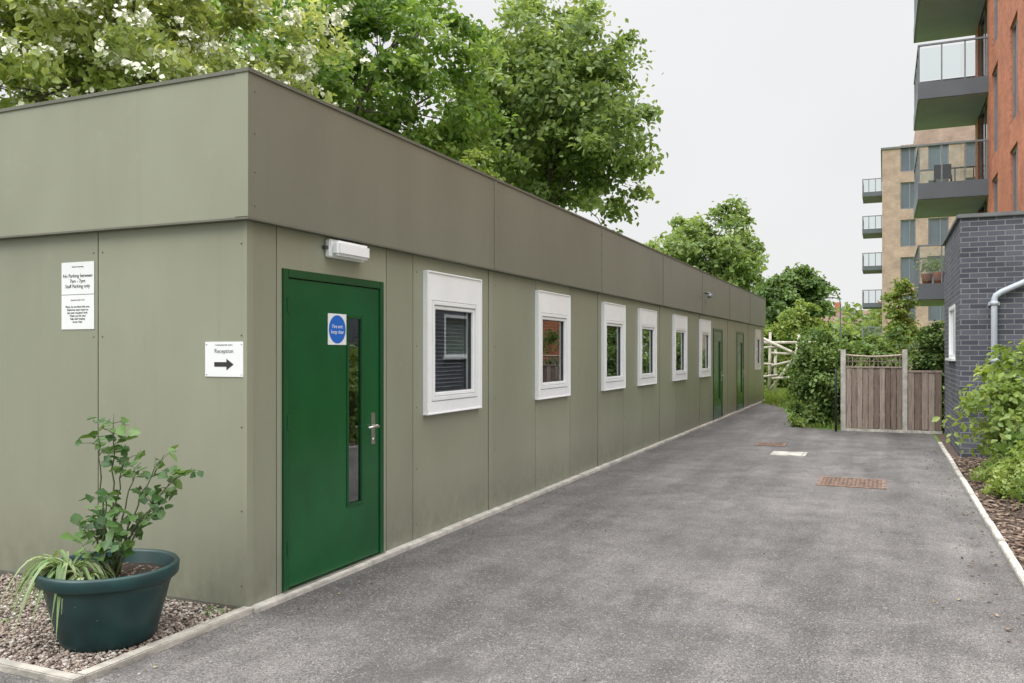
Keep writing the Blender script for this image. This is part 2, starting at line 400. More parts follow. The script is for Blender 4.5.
stones('spilt_chips',110,(4.0,4.4),(1.2,11),.001,.005,.014,M['chips'],e,15,.4,.0,1.7)
rs=np.random.RandomState(11); n=520
P=np.zeros((n,3)); P[:,1]=rs.uniform(-2,14,n); P[:,0]=np.where(rs.rand(n)<.45,4.3-np.abs(rs.normal(size=n))*.25,np.where(rs.rand(n)<.6,.1+np.abs(rs.normal(size=n))*.15,rs.uniform(.1,4.3,n))); P[:,2]=.008
nn=rs.normal(size=(n,3))*.25; nn[:,2]=1
leafmesh('leaf_litter',P,rs.uniform(.008,.028,n),rs.uniform(0,1,n),M['debris'],None,rs,nors=nn)
def cover(name,cx,cy,s,grate=True):
    e=empty(name,(cx,cy,0)); h=s/2;w=.045
    m=M['rust'] if grate else M['concrete']
    boxes('frame',[(cx-h,cx+h,cy-h,cy-h+w,-.015,.010),(cx-h,cx+h,cy+h-w,cy+h,-.015,.010),(cx-h,cx-h+w,cy-h+w,cy+h-w,-.015,.010),(cx+h-w,cx+h,cy-h+w,cy+h-w,-.015,.010)],m,e)
    if grate:
        boxes('pan',[(cx-h+w,cx+h-w,cy-h+w,cy+h-w,-.015,.004)],M['rustd'],e)
        bl=[]; nn=14; st=(s-2*w)/nn
        for i in range(nn):
            for j in range(nn):
                x=cx-h+w+st*(i+.5); y=cy-h+w+st*(j+.5)
                if (i+j)%2: bl.append((x-st*.46,x+st*.46,y-st*.3,y+st*.3,.003,.008))
                else: bl.append((x-st*.3,x+st*.3,y-st*.46,y+st*.46,.003,.008))
        boxes('tread_pattern',bl,M['rust'],e)
    else:
        boxes('lid',[(cx-h+w+.006,cx+h-w-.006,cy-h+w+.006,cy+h-w-.006,-.015,.012)],M['concrete'],e)
        boxes('lifting_eyes',[(cx-.03,cx+.03,cy-h+w+.03,cy-h+w+.045,.008,.014),(cx-.03,cx+.03,cy+h-w-.045,cy+h-w-.03,.008,.014)],M['rustd'],e)
cover('manhole_cover',3.13,6.82,.74); cover('manhole_cover',1.75,10.75,.48); cover('inspection_chamber_lid',2.16,9.5,.5,False)

# ---------------------------------------------------------------- modular building
LEN=23.8; W=7.0
B=empty('modular_building',(-W/2,LEN/2,0))
ZW0,ZW1=.03,2.36
wins=[(2.115,3.15),(4.57,5.60),(6.94,7.97),(8.78,9.83),(11.13,12.2),(13.55,14.62),(21.75,22.8)]
doors=[(.32,1.50),(15.1,16.28),(18.4,19.58)]
WZ0,WZ1=1.135,1.985; SI=.085
ops=[(a+SI,b-SI,WZ0,WZ1) for a,b in wins]+[(a,b,-1,2.08) for a,b in doors]
def panels(intervals,x0,x1,gap):
    out=[];sh=[]
    rr=random.Random(8)
    for a,b in intervals:
        a+=gap/2;b-=gap/2; s_=rr.random()
        cuts=sorted(set([a,b]+[min(max(v,a),b) for o in ops for v in o[:2]]))
        for p,q in zip(cuts[:-1],cuts[1:]):
            if q-p<1e-4: continue
            mid=(p+q)/2; oo=[o for o in ops if o[0]<mid<o[1]]
            if not oo: out.append((x0,x1,p,q,ZW0,ZW1)); sh.append(s_)
            else:
                o=oo[0]
                if o[2]>ZW0: out.append((x0,x1,p,q,ZW0,o[2])); sh.append(s_)
                out.append((x0,x1,p,q,o[3],ZW1)); sh.append(s_)
    return out,sh
js=[.0,.27,1.55,1.95]
s=3.42; bat=[]
while s<LEN-.1:
    js+=[s-.045,s+.045,s+1.17,s+2.27]; bat.append(s); s+=3.4
js=[j for j in js if j<LEN-.3]+[LEN]
js=sorted(js)
o_,s_=panels(list(zip(js[:-1],js[1:])),-.022,0,.009)
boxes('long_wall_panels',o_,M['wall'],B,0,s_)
boxes('module_joint_battens',[(.0,.006,s-.04,s+.04,ZW0,2.33) for s in bat],M['wall'],B,0,6)
boxes('long_wall_core',panels([(.03,LEN-.03)],-.10,-.0225,0)[0],M['backing'],B)
fx=[0,-1.23,-2.45,-3.67,-4.89,-6.1,-W]
boxes('front_wall_panels',[(b+.0045,a-(.0045 if a else .024),0,.022,ZW0,ZW1) for a,b in zip(fx[:-1],fx[1:])],M['wall'],B,0,2)
boxes('front_wall_core',[(-W,-.105,.0225,.1,ZW0,ZW1)],M['backing'],B)
boxes('corner_post',[(-.0225,.006,-.006,.0,ZW0,ZW1),(0,.006,0,.05,ZW0,ZW1)],M['wall'],B,0,3)
boxes('base_flashing',[(-W,-.0,-.012,-.001,.0,.03)],M['trim'],B)
boxes('rear_and_end_walls',[(-W,-.1,LEN-.1,LEN,ZW0,ZW1),(-W-.1,-W,0,LEN,ZW0,ZW1)],M['wall'],B,0,3)
fj=[-.055]+[3.42+3.4*i for i in range(6)]+[LEN+.05]
boxes('fascia_side',[(-.04,.055,a+.003,b-.003,2.345,3.2) for a,b in zip(fj[:-1],fj[1:])],M['fascia_shaded'],B,0,11)
boxes('fascia_joint_covers',[(.055,.061,j-.026,j+.026,2.35,3.195) for j in fj[1:-1]],M['fascia_shaded'],B,0,12)
boxes('fascia_front',[(-W-.05,-.041,-.055,.04,2.345,3.2)],M['wall'],B,0,[.4])  # same coating as fascia_side; panel colour stands in for its better-lit tone
boxes('fascia_corner_trim',[(-.04,.058,-.058,-.055,2.35,3.2)],M['wall'],B,0,[.4])
boxes('fascia_rear',[(-W-.1,-.041,LEN-.05,LEN+.05,2.345,3.2),(-W-.1,-W-.05,.04,LEN-.05,2.345,3.2)],M['fascia_shaded'],B,0,13)
boxes('fascia_capping',[(-.12,.066,-.066,LEN+.07,3.2,3.222),(-W-.12,-.12,-.066,.02,3.2,3.222)],M['trim'],B)
boxes('fascia_drip_trim',[(.0,.062,-.062,LEN+.05,2.333,2.345),(-W-.05,-.0,-.062,.03,2.333,2.345)],M['trim'],B)
boxes('roof_deck',[(-W-.05,-.04,.03,LEN-.05,3.05,3.1)],M['roof'],B)
boxes('ceiling',[(-W,-.1,.1,LEN-.1,2.33,2.36)],M['interior'],B)
boxes('floor',[(-W,-.101,.1,LEN-.1,.0,.05)],M['carpet'],B)
boxes('inner_partition',[(-4.0,-3.9,.1,LEN-.1,.05,2.33)]+[(-3.9,-.101,y,y+.08,.05,2.33) for y in (1.75,6.3,10.4,14.9,20.2)],M['interior'],B)
T=Tubes()
for a,b in zip(fj[:-1],fj[1:]):
    for y in (a+.06,b-.06):
        for z in (2.42,2.62,2.85,3.1): T.add([(.054,y,z),(.0585,y,z)],[.006,.005],6)
for j in js[1:-1]:
    for z in (.15,.6,1.1,1.6,2.2):
        if not any(o[0]-.12<j+.06<o[1]+.12 and o[2]-.15<z<o[3]+.26 for o in ops): T.add([(-.001,j+.06,z),(.0035,j+.06,z)],[.006,.005],6)
for x in (-.04,-1.19,-1.27,-2.41,-2.49):
    for z in (.15,.6,1.1,1.65,2.2): T.add([(x,.001,z),(x,-.0035,z)],[.006,.005],6)
T.obj('rivets',M['trim'],B)
for i,(a,b) in enumerate(wins):
    t0,t1=1.04,2.225
    boxes('window_surround_%d'%(i+1),[(-.01,.035,a,b,WZ1,t1),(-.01,.035,a,b,t0,WZ0),(-.01,.035,a,a+SI,WZ0,WZ1),(-.01,.035,b-SI,b,WZ0,WZ1)],M['white'],B)
    boxes('surround_bead_%d'%(i+1),[(.0,.044,a-.006,b+.006,t0-.012,t0),(.035,.044,a,a+.014,t0,t1),(.035,.044,b-.014,b,t0,t1),(.035,.044,a+.014,b-.014,t1-.014,t1)],M['white'],B,.002)
    p,q=a+SI,b-SI
    z0=WZ0;z1=WZ1;f=.040
    boxes('window_frame_%d'%(i+1),[(-.06,.040,p+.004,p+f,z0+.004,z1-.004),(-.06,.040,q-f,q-.004,z0+.004,z1-.004),(-.06,.040,p+f,q-f,z0+.004,z0+f),(-.06,.040,p+f,q-f,z1-f,z1-.004)],M['white2'],B,.004)
    g=.032; P0,Q0,Z0,Z1=p+f+.003,q-f-.003,z0+f+.003,z1-f-.003
    boxes('casement_sash_%d'%(i+1),[(-.05,.028,P0,P0+g,Z0,Z1),(-.05,.028,Q0-g,Q0,Z0,Z1),(-.05,.028,P0+g,Q0-g,Z0,Z0+g),(-.05,.028,P0+g,Q0-g,Z1-g,Z1)],M['white'],B,.005)
    P0+=g;Q0-=g;Z0+=g;Z1-=g
    boxes('glazing_gasket_%d'%(i+1),[(-.03,.008,P0-.001,P0+.006,Z0,Z1),(-.03,.008,Q0-.006,Q0+.001,Z0,Z1),(-.03,.008,P0+.006,Q0-.006,Z0-.001,Z0+.006),(-.03,.008,P0+.006,Q0-.006,Z1-.006,Z1+.001)],M['gasket'],B)
    panes('glass_%d'%(i+1),[(-.008,-.004,P0,Q0,Z0,Z1)],M['glass'],B)
    low={0:1.18,1:1.78,4:1.7}.get(i)
    if low:
        bm=bmesh.new(); z=z1-.06
        while z>low:
            vs=[bm.verts.new(c) for c in ((-.100,p+.03,z+.003),(-.100,q-.03,z+.003),(-.076,q-.03,z-.003),(-.076,p+.03,z-.003))]; bm.faces.new(vs); z-=.034
        me=bpy.data.meshes.new('blind'); bm.to_mesh(me); bm.free(); link('venetian_blind_%d'%(i+1),me,B,M['blind'])
boxes('desk',[(-1.2,-.3,2.2,3.9,.75,.79),(-1.2,-1.16,2.2,2.24,.05,.75),(-.34,-.3,2.2,2.24,.05,.75)],M['white2'],B)
for i,(a,b) in enumerate(doors):
    f=.055; zt=2.08
    boxes('door_frame_%d'%(i+1),[(-.09,.012,a+.002,a+f,.03,zt-.002),(-.09,.012,b-f,b-.002,.03,zt-.002),(-.09,.012,a+f,b-f,zt-f,zt-.002)],M['green2'],B,.003)
    p,q=a+f+.006,b-f-.006; v0,v1=a+.72,a+.885; z0,z1=.045,zt-f-.006; g0,g1=.47,1.79
    boxes('door_stop_%d'%(i+1),[(-.08,-.05,a+f,a+f+.015,.035,zt-f),(-.08,-.05,b-f-.015,b-f,.035,zt-f),(-.08,-.05,a+f+.015,b-f-.015,zt-f-.015,zt-f)],M['gasket'],B)
    boxes('door_leaf_%d'%(i+1),[(-.048,.002,p,v0,z0,z1),(-.048,.002,v1,q,z0,z1),(-.048,.002,v0,v1,z0,g0),(-.048,.002,v0,v1,g1,z1)],M['green'],B)
    w=.018
    boxes('vision_panel_bead_%d'%(i+1),[(0.0,.009,v0-w,v0+.004,g0-w,g1+w),(0,.009,v1-.004,v1+w,g0-w,g1+w),(0,.009,v0+.004,v1-.004,g0-w,g0+.004),(0,.009,v0+.004,v1-.004,g1-.004,g1+w)],M['green2'],B,.002)
    panes('vision_glass_%d'%(i+1),[(-.008,-.004,v0,v1,g0,g1)],M['glass'],B)
    boxes('threshold_%d'%(i+1),[(-.09,.03,a,b,.0335,.039)],M['steel'],B)
    boxes('hinges_%d'%(i+1),[(.0,.016,a+f-.02,a+f+.012,z,z+.1) for z in (.25,1.05,1.8)],M['green2'],B,.003)
    hy=b-f-.085
    T=Tubes(); T.add([(.004,hy,1.0),(.05,hy,1.0)],[.012,.012],10); T.add([(.045,hy+.01,1.0),(.052,hy,1.0),(.052,hy-.06,1.0),(.047,hy-.125,.998)],[.009,.011,.010,.008],10)
    T.add([(.003,hy,.9),(.012,hy,.9)],[.014,.013],12)
    T.obj('door_lever_%d'%(i+1),M['steel'],B)
    boxes('handle_plate_%d'%(i+1),[(.0015,.008,hy-.024,hy+.024,.865,1.10)],M['steel'],B,.002)
L=empty('bulkhead_light',(.05,.98,2.26))
boxes('base',[(.0,.045,.77,1.19,2.195,2.318)],M['white'],L,.008)
boxes('diffuser',[(.045,.105,.785,1.175,2.205,2.308)],M['lampw'],L,.018)
boxes('cable_gland',[(.0,.03,.74,.77,2.25,2.27)],M['gasket'],L)
L=empty('security_camera',(.15,13.9,2.75))
T=Tubes(); T.add([(.05,13.9,2.78),(.13,13.9,2.78),(.16,13.88,2.74)],[.02,.02,.02],8); T.add([(.16,13.97,2.74),(.17,13.75,2.70)],[.04,.04],12); T.obj('camera_body',M['alu'],L)

# ---------------------------------------------------------------- signs
fr=(math.radians(90),0,0); dr=(math.radians(90),0,math.radians(90))
e=empty('notice_sign',(-1.41,-.01,2.03))
boxes('plate',[(-1.565,-1.262,-.005,-.001,1.932,2.146)],M['paper'],e,.001)
text('lettering','No Parking between\n7am - 7pm\nStaff Parking only',.033,(-1.413,-.006,2.02),fr,M['ink'],e)
text('heading','School of Learning',.014,(-1.413,-.006,2.115),fr,M['trim'],e)
e=empty('notice_sign',(-1.41,-.01,1.81))
boxes('plate',[(-1.565,-1.262,-.005,-.001,1.70,1.928)],M['paper'],e,.001)
text('lettering','Please do not block this area.\nDeliveries must report to\nthe main reception desk.\nThank you for your\nhelp with keeping\naccess clear.',.019,(-1.413,-.006,1.80),fr,M['ink'],e)
text('heading','Important notice to all',.014,(-1.413,-.006,1.895),fr,M['trim'],e)
e=empty('direction_sign',(-.165,-.01,1.51))
boxes('plate',[(-.318,-.022,-.006,-.001,1.40,1.612)],M['paper'],e,.001)
text('lettering','Reception',.036,(-.17,-.007,1.555),fr,M['trim'],e)
text('heading','Community hub centre',.014,(-.17,-.007,1.593),fr,M['trim'],e)
me=bpy.data.meshes.new('arrow'); cx,cz=-.17,1.475
pv=[(-.075,-.014),(.02,-.014),(.02,-.035),(.075,0),(.02,.035),(.02,.014),(-.075,.014)]
me.from_pydata([(cx+x,-.0072,cz+z) for x,z in pv],[],[tuple(range(7))]); link('arrow',me,e,M['ink'])
T=Tubes()
for x in (-.305,-.035):
    for z in (1.415,1.598): T.add([(x,-.005,z),(x,-.0095,z)],[.005,.004],8)
T.obj('fixing_screws',M['steel'],e)
e=empty('fire_exit_sign',(.01,.91,1.71))
boxes('plate',[(.003,.006,.80,1.015,1.60,1.815)],M['paper'],e)
T=Tubes(); T.add([(.0058,.907,1.707),(.0072,.907,1.707)],[.098,.098],48); T.obj('blue_disc',M['blue'],e,False)
text('lettering','Fire exit\nkeep clear',.036,(.0078,.907,1.707),dr,M['paper'],e)

# ---------------------------------------------------------------- potted plant
PX,PY=-.33,-.70
E=empty('potted_plant',(PX,PY,0))
prof=[(0,.0),(.215,.0),(.23,.02),(.245,.05),(.31,.30),(.325,.335),(.343,.34),(.352,.352),(.356,.40),(.349,.412),(.334,.412),(.326,.40),(.32,.345),(.31,.33)]
bm=bmesh.new(); ns=56; rings=[]
for r,z in prof:
    rings.append([bm.verts.new((PX+r*math.cos(2*math.pi*k/ns),PY+r*math.sin(2*math.pi*k/ns),z+.004)) for k in range(ns)] if r>0 else [bm.verts.new((PX,PY,z+.004))])
for a,b in zip(rings[:-1],rings[1:]):
    for k in range(ns):
        if len(a)==1: bm.faces.new((a[0],b[(k+1)%ns],b[k]))
        else: bm.faces.new((a[k],a[(k+1)%ns],b[(k+1)%ns],b[k]))
for f in bm.faces: f.smooth=True
bmesh.ops.recalc_face_normals(bm,faces=bm.faces[:])
me=bpy.data.meshes.new('pot'); bm.to_mesh(me); bm.free(); link('pot',me,E,M['pot'])
T=Tubes(); T.add([(PX,PY,.30),(PX,PY,.345),(PX,PY,.36)],[.300,.312,.2],32); T.obj('compost',M['soil'],E)
stones('compost_crumbs',700,(PX-.21,PX+.21),(PY-.21,PY+.21),.35,.005,.013,M['chips'],E,9)
Rv=Vector((.9162,.4008,0)); Fv=Vector((-.4008,.9162,0)); pc=Vector((PX,PY,0))
rng=random.Random(5)
T=Tubes(); LP=[];LD=[];LN=[];LS=[];LH=[]
def spray(p,d,s,nl):
    d=d.normalized(); L=s*rng.uniform(1.0,2.0)
    q=p+d*L*.5+Vector((0,0,L*.1)); r=p+d*L
    T.add([p,q,r],[.0028,.002,.0013],4,False)
    hue=rng.uniform(.1,.9)
    for k in range(nl):
        t=.35+.65*k/max(1,nl-1); a=k*2.4+rng.uniform(-.4,.4)
        dd=(d*.6+Vector((math.cos(a),math.sin(a),rng.uniform(-.5,.5)))).normalized()
        base=p.lerp(r,t); sz=s*rng.uniform(.8,1.25)
        LP.append(base+dd*sz*.6); LD.append(dd-Vector((0,0,.2)))
        LN.append(Vector((rng.uniform(-.7,.7),rng.uniform(-.9,.3),rng.uniform(.3,1)))); LS.append(sz); LH.append(hue+rng.uniform(-.12,.12))
canes=[(.02,.02,1.22,.60,8),(-.08,.04,1.14,.70,5),(.11,-.03,1.06,.66,6),(.42,.05,.92,.55,13),(.30,-.06,.76,.55,7),(.22,.1,.68,.5,6),
       (.05,-.12,.80,.45,8),(-.16,-.04,.64,.4,7),(.17,-.14,.55,.4,6),(-.04,.1,.70,.45,6),(-.06,-.16,.50,.25,6),(.1,.14,.94,.65,5),(.30,.0,1.0,.75,4)]
for lx,ly,z,bare,ns_ in canes:
    b=pc+Vector((rng.uniform(-.05,.05)+lx*.1,rng.uniform(-.05,.05),.35)); t=pc+Rv*lx+Fv*ly; t.z=z
    mid=b.lerp(t,.55)+Vector((0,0,.08))-Rv*lx*.2
    pts=[]
    for i in range(13):
        u=i/12; pts.append(b*(1-u)**2+mid*2*u*(1-u)+t*u*u+Vector((rng.uniform(-1,1),rng.uniform(-1,1),0))*.010)
    T.add(pts,[.0068*(1-.06*i) for i in range(13)],6)
    for k in range(ns_):
        u=bare+(1-bare)*(k+.7)/ns_; p=pts[min(12,int(u*12))]
        a=k*2.4+rng.uniform(-.6,.6)
        spray(p,Vector((math.cos(a),math.sin(a),rng.uniform(-.1,.7))),rng.uniform(.042,.062),rng.choice((2,3,3,4)))
T.obj('stems',M['stem'],E)
rs=np.random.RandomState(2)
leafmesh('rose_leaves',np.array([tuple(v) for v in LP]),np.array(LS)*1.15,np.array(LH),M['leafP'],E,rs,aspect=.85,dirs=np.array([tuple(v) for v in LD]),nors=np.array([tuple(v) for v in LN]))
def straps(name,org,n,rng,Lr,parent,m,bias=None,width=.009):
    V=[];F=[];SH=[]
    for i in range(n):
        a=rng.uniform(0,6.28)
        if bias is not None and rng.random()<.6: a=bias+rng.uniform(-.9,.9)
        d=Vector((math.cos(a),math.sin(a),0)); L=rng.uniform(*Lr); w=rng.uniform(.7,1.3)*width; up=rng.uniform(.5,1.5)
        side=Vector((-d.y,d.x,0)); o=Vector(org)+d*rng.uniform(0,.04)+side*rng.uniform(-.04,.04); b=len(V); sh=rng.random()
        K=9
        for k in range(K):
            t=k/(K-1); p=o+d*L*(t*.85)+Vector((0,0,L*(up*t*.9-(.75+up*.75)*t*t)))
            p.z=max(p.z,.012)
            ww=w*math.sin(math.pi*min(.97,.18+t*.82))
            V+= [p-side*ww+Vector((0,0,ww*.5)),p,p+side*ww+Vector((0,0,ww*.5))]
            if k:
                c=b+k*3; F+=[(c-3,c-2,c+1,c),(c-2,c-1,c+2,c+1)]; SH+=[sh,sh]
    me=bpy.data.meshes.new(name); me.from_pydata([tuple(v) for v in V],[],F); me.update()
    at=me.attributes.new('shade','FLOAT','FACE'); at.data.foreach_set('value',SH)
    me.polygons.foreach_set('use_smooth',[True]*len(F))
    return link(name,me,parent,m)
o1=pc-Rv*.16-Fv*.08; o1.z=.40
straps('spider_plant_leaves',o1,75,rng,(.16,.40),E,M['strap'],math.atan2(-Rv.y-.5,-Rv.x))
o1=pc-Rv*.05-Fv*.14; o1.z=.38
straps('spider_plant_leaves_b',o1,26,rng,(.08,.19),E,M['strap'])
e=empty('weeds',(-.8,-.6,0)); 
for i,(x,y) in enumerate([(-.95,-.52),(-.8,-.38),(-1.3,-.2),(-1.15,-.75),(-.15,-.1)]):
    straps('weed_%d'%(i+1),(x,y,.01),14,rng,(.04,.12),e,M['strap'],None,.004)

# ---------------------------------------------------------------- grey brick outbuilding
G=empty('brick_outbuilding',(7,11.6,0))
boxes('walls_front',[(4.5,10,10.0,10.25,0,3.5)],M['gbrick'],G)
boxes('walls_side',[(4.5,4.75,10.25,10.9,0,3.5),(4.5,4.75,12.2,13.45,0,3.5),(4.5,4.75,10.9,12.2,0,1.45),(4.5,4.75,10.9,12.2,2.3,3.5),(4.75,10,13.2,13.45,0,3.5),(9.75,10,10.25,13.2,0,3.5)],M['gbrick'],G)
boxes('coping',[(4.46,10.04,9.96,10.29,3.5,3.56),(4.46,4.79,10.29,13.5,3.5,3.56)],M['coping'],G,.008)
boxes('roof',[(4.7,9.8,10.2,13.3,3.3,3.36)],M['roof'],G)
boxes('window_frame',[(4.49,4.56,10.9,10.96,1.45,2.3),(4.49,4.56,12.14,12.2,1.45,2.3),(4.49,4.56,10.96,12.14,1.45,1.51),(4.49,4.56,10.96,12.14,2.24,2.3),(4.44,4.56,10.85,12.25,1.41,1.45)],M['white'],G)
panes('window_glass',[(4.52,4.53,10.96,12.14,1.51,2.24)],M['glass'],G)
boxes('window_blind',[(4.58,4.59,10.96,12.14,1.5,2.3)],M['paper'],G)
e=empty('drainpipe',(4.95,9.93,0))
T=Tubes(); x=4.93;y=9.935
T.add([(x,y,0),(x,y,2.30),(x+.02,y,2.36),(x+.09,y,2.41),(x+.5,y,2.60),(x+1.6,y,2.95)],[.042]*6,14)
for z in (.5,1.4,2.22): T.add([(x,y,z),(x,y,z+.06)],[.052,.052],14)
T.obj('pipe',M['pipe'],e)
boxes('brackets',[(x-.07,x+.07,y+.02,y+.065,z,z+.05) for z in (.5,1.4,2.22)],M['pipe'],e)

# ---------------------------------------------------------------- wooden fence with trellis top
F=empty('wooden_fence',(3.6,13.95,0))
bl=[];tr=[]
def panel(xa,xb,top):
    n=int((xb-xa)/.098)
    for i in range(n):
        a=xa+(xb-xa)*i/n
        bl.append((a+.005,a+(xb-xa)/n-.005,13.92+(.012 if i%2 else 0),13.94+(.012 if i%2 else 0),.06+.004*(i%3),top))
panel(2.80,3.80,1.24); panel(3.90,4.48,1.16)
boxes('boards',bl,M['fence'],F,0,4)
boxes('cross_rails',[(xa,xb,13.955,13.99,z,z+.06) for xa,xb in ((2.80,3.80),(3.90,4.48)) for z in (.3,.75,1.1)],M['post'],F)
def dip(t): return 1.49-.03*math.sin(math.pi*t)
boxes('trellis_uprights',[(x-.009,x+.009,13.935,13.953,1.26,dip((x-2.8))-.01) for x in [2.84+i*.077 for i in range(13)]],M['fence'],F,0,5)
boxes('panel_frame',[(2.80,3.80,13.91,13.96,1.24,1.27),(2.80,3.80,13.925,13.940,1.36,1.378),(3.90,4.48,13.91,13.96,1.16,1.20)],M['fence'],F,0,6)
T=Tubes(); T.add([(2.80+t/10,13.935,dip(t/10)) for t in range(11)],[.020]*11,4); T.obj('trellis_top_rail',M['post'],F,False)
boxes('posts',[(2.70,2.795,13.9,13.995,0,1.6),(3.805,3.895,13.9,13.99,0,1.6)],M['cpost'],F,.006)
boxes('gravel_board',[(2.795,3.805,13.915,13.945,0,.055),(3.895,4.49,13.915,13.945,0,.055)],M['concrete'],F)
e=empty('steel_post',(2.62,13.7,0)); T=Tubes(); T.add([(2.62,13.75,0),(2.62,13.75,1.2),(2.62,13.75,1.22)],[.02,.02,.008],12); T.obj('tube',M['black'],e)

e=empty('climbing_frame',(.3,28,0)); T=Tubes(); rg=random.Random(3)
for i in range(7):
    x=-2.4+i*.75; T.add([(x,28.4-i*.1,0),(x+.03,28.4-i*.1,1.7+rg.uniform(-.1,.35))],[.06,.05],7)
for z in (.6,1.15,1.6):
    for i in range(6):
        x=-2.4+i*.75; T.add([(x-.1,28.33-i*.1,z+rg.uniform(-.1,.1)),(x+.85,28.23-i*.1,z+rg.uniform(-.18,.18))],[.045,.04],6)
T.add([(-.9,28.2,2.2),(1.6,27.6,1.0)],[.06,.05],6); T.add([(-1.2,29.3,1.9),(1.3,28.9,1.9)],[.06,.05],6); T.add([(-.3,28.1,.2),(.8,27.9,1.7)],[.05,.05],6)
T.add([(-.5,29.3,0),(-.45,29.3,2.3)],[.06,.05],7); T.add([(.6,29.0,0),(.6,29.0,2.2)],[.06,.05],7)
T.obj('timber',M['railw'],e)

# ---------------------------------------------------------------- red brick apartments
A=empty('apartment_building',(12,21,0))
x0=6.3
wl=[]
fl=[.65+3.03*k for k in range(8)]
for z in fl:
    for a,b,h0,h1 in ((22.3,23.7,.35,2.75),(24.9,27.6,.05,2.6),(18.6,19.9,.35,2.75)):
        wl.append((a,b,z+h0,z+h1))
ys=sorted(set([14.3,28.5]+[v for w in wl for v in w[:2]]))
bl=[]
for a,b in zip(ys[:-1],ys[1:]):
    mid=(a+b)/2; ww=sorted([w for w in wl if w[0]<mid<w[1]],key=lambda w:w[2]); z=0
    for w in ww: bl.append((x0,x0+.3,a,b,z,w[2])); z=w[3]
    bl.append((x0,x0+.3,a,b,z,26))
bl+=[(x0+.3,20,14.3,14.6,0,26),(x0+.3,20,28.2,28.5,0,26)]
boxes('brick_walls',bl,M['rbrick'],A)
boxes('inner_rooms',[(x0+1.6,20,14.6,28.2,0,26)],M['interior'],A)
boxes('floor_slabs',[(x0+.3,x0+1.6,14.6,28.2,z-.15,z+.03) for z in fl],M['interior'],A)
fr_=[];gl=[]
for a,b,c,d in wl:
    xx=x0+.06
    fr_+=[(xx,xx+.06,a,a+.07,c,d),(xx,xx+.06,b-.07,b,c,d),(xx,xx+.06,a+.07,b-.07,c,c+.07),(xx,xx+.06,a+.07,b-.07,d-.07,d),(xx,xx+.06,(a+b)/2-.04,(a+b)/2+.04,c+.07,d-.07)]
    gl.append((xx+.02,xx+.03,a+.07,b-.07,c+.07,d-.07))
boxes('window_frames',fr_,M['alu'],A); panes('window_glass',gl,M['glass'],A)
by0,by1,bx0=24.5,28.5,4.42
for i,z in enumerate([3.12,6.15,9.18,12.21,15.24,18.27]):
    boxes('balcony_deck_%d'%(i+1),[(bx0,x0,by0,by1,z+.02,z+.5)],M['slate'],A)
    boxes('balcony_soffit_%d'%(i+1),[(bx0+.06,x0,by0+.06,by1-.06,z,z+.02)],M['soffit'],A)
    t=z+.5; ps=[]
    for y in (by0+.04,by0+1.0,by0+2,by0+3,by1-.04): ps.append((bx0+.02,bx0+.06,y-.02,y+.02,t-.2,t+1.12))
    for x in (bx0+.65,bx0+1.27,x0-.05):
        for y in (by0+.02,by1-.06): ps.append((x-.02,x+.02,y,y+.04,t-.2,t+1.12))
    ps+=[(bx0,bx0+.07,by0,by1,t+1.12,t+1.17),(bx0+.07,x0,by0,by0+.07,t+1.12,t+1.17),(bx0+.07,x0,by1-.07,by1,t+1.12,t+1.17)]
    boxes('balcony_rail_%d'%(i+1),ps,M['alu'],A)
    panes('balcony_glass_%d'%(i+1),[(bx0+.035,bx0+.045,by0+.08,by1-.08,t+.08,t+1.05),(bx0+.08,x0-.02,by0+.035,by0+.045,t+.08,t+1.05),(bx0+.08,x0-.02,by1-.045,by1-.035,t+.08,t+1.05)],M['rail_glass'],A)
for i,(x,y) in enumerate(((5.0,24.75),(5.5,24.75),(4.7,25.2))):
    e=empty('balcony_planter',(x,y,3.62)); T=Tubes(); T.add([(x,y,3.62),(x,y,3.95),(x,y,3.97)],[.12,.17,.17],14); T.obj('pot',M['terra'],e)
    rs=np.random.RandomState(i+50); P=rs.normal(size=(260,3))*[.14,.14,.13]+[x,y,4.2]; leafmesh('foliage',P,np.full(260,.07),rs.uniform(0,1,260),M['leafE'],e,rs)
e=empty('balcony_chair',(5.2,26.2,6.65))
boxes('seat_and_back',[(4.95,5.45,26.0,26.45,7.08,7.12),(4.95,5.45,26.42,26.46,7.12,7.55)]+[(x,x+.03,y,y+.03,6.65,7.08) for x in (4.95,5.42) for y in (26.0,26.42)],M['black'],e)

# ---------------------------------------------------------------- buff brick flats
A=empty('apartment_building',(3.3,71,0))
TX,TY=3.35,71.0; tw=9.5; td=14; th=17.9
cols=[(1.35,2.45),(3.35,4.8),(6.0,7.2)]
zs=[1.0+3.0*k for k in range(6)]
bl=[];xs=sorted(set([0,tw]+[v for c in cols for v in c])); fr_=[];gl=[]
for a,b in zip(xs[:-1],xs[1:]):
    if any(c[0]<(a+b)/2<c[1] for c in cols):
        z=0
        for q in zs: bl.append((TX+a,TX+b,TY,TY+.3,z,q)); z=q+2.15
        bl.append((TX+a,TX+b,TY,TY+.3,z,th))
    else: bl.append((TX+a,TX+b,TY,TY+.3,0,th))
bl+=[(TX,TX+.3,TY+.3,TY+td,0,th),(TX+tw-.3,TX+tw,TY+.3,TY+td,0,th),(TX+.3,TX+tw-.3,TY+td-.3,TY+td,0,th)]
boxes('brick_walls',bl,M['tbrick'],A)
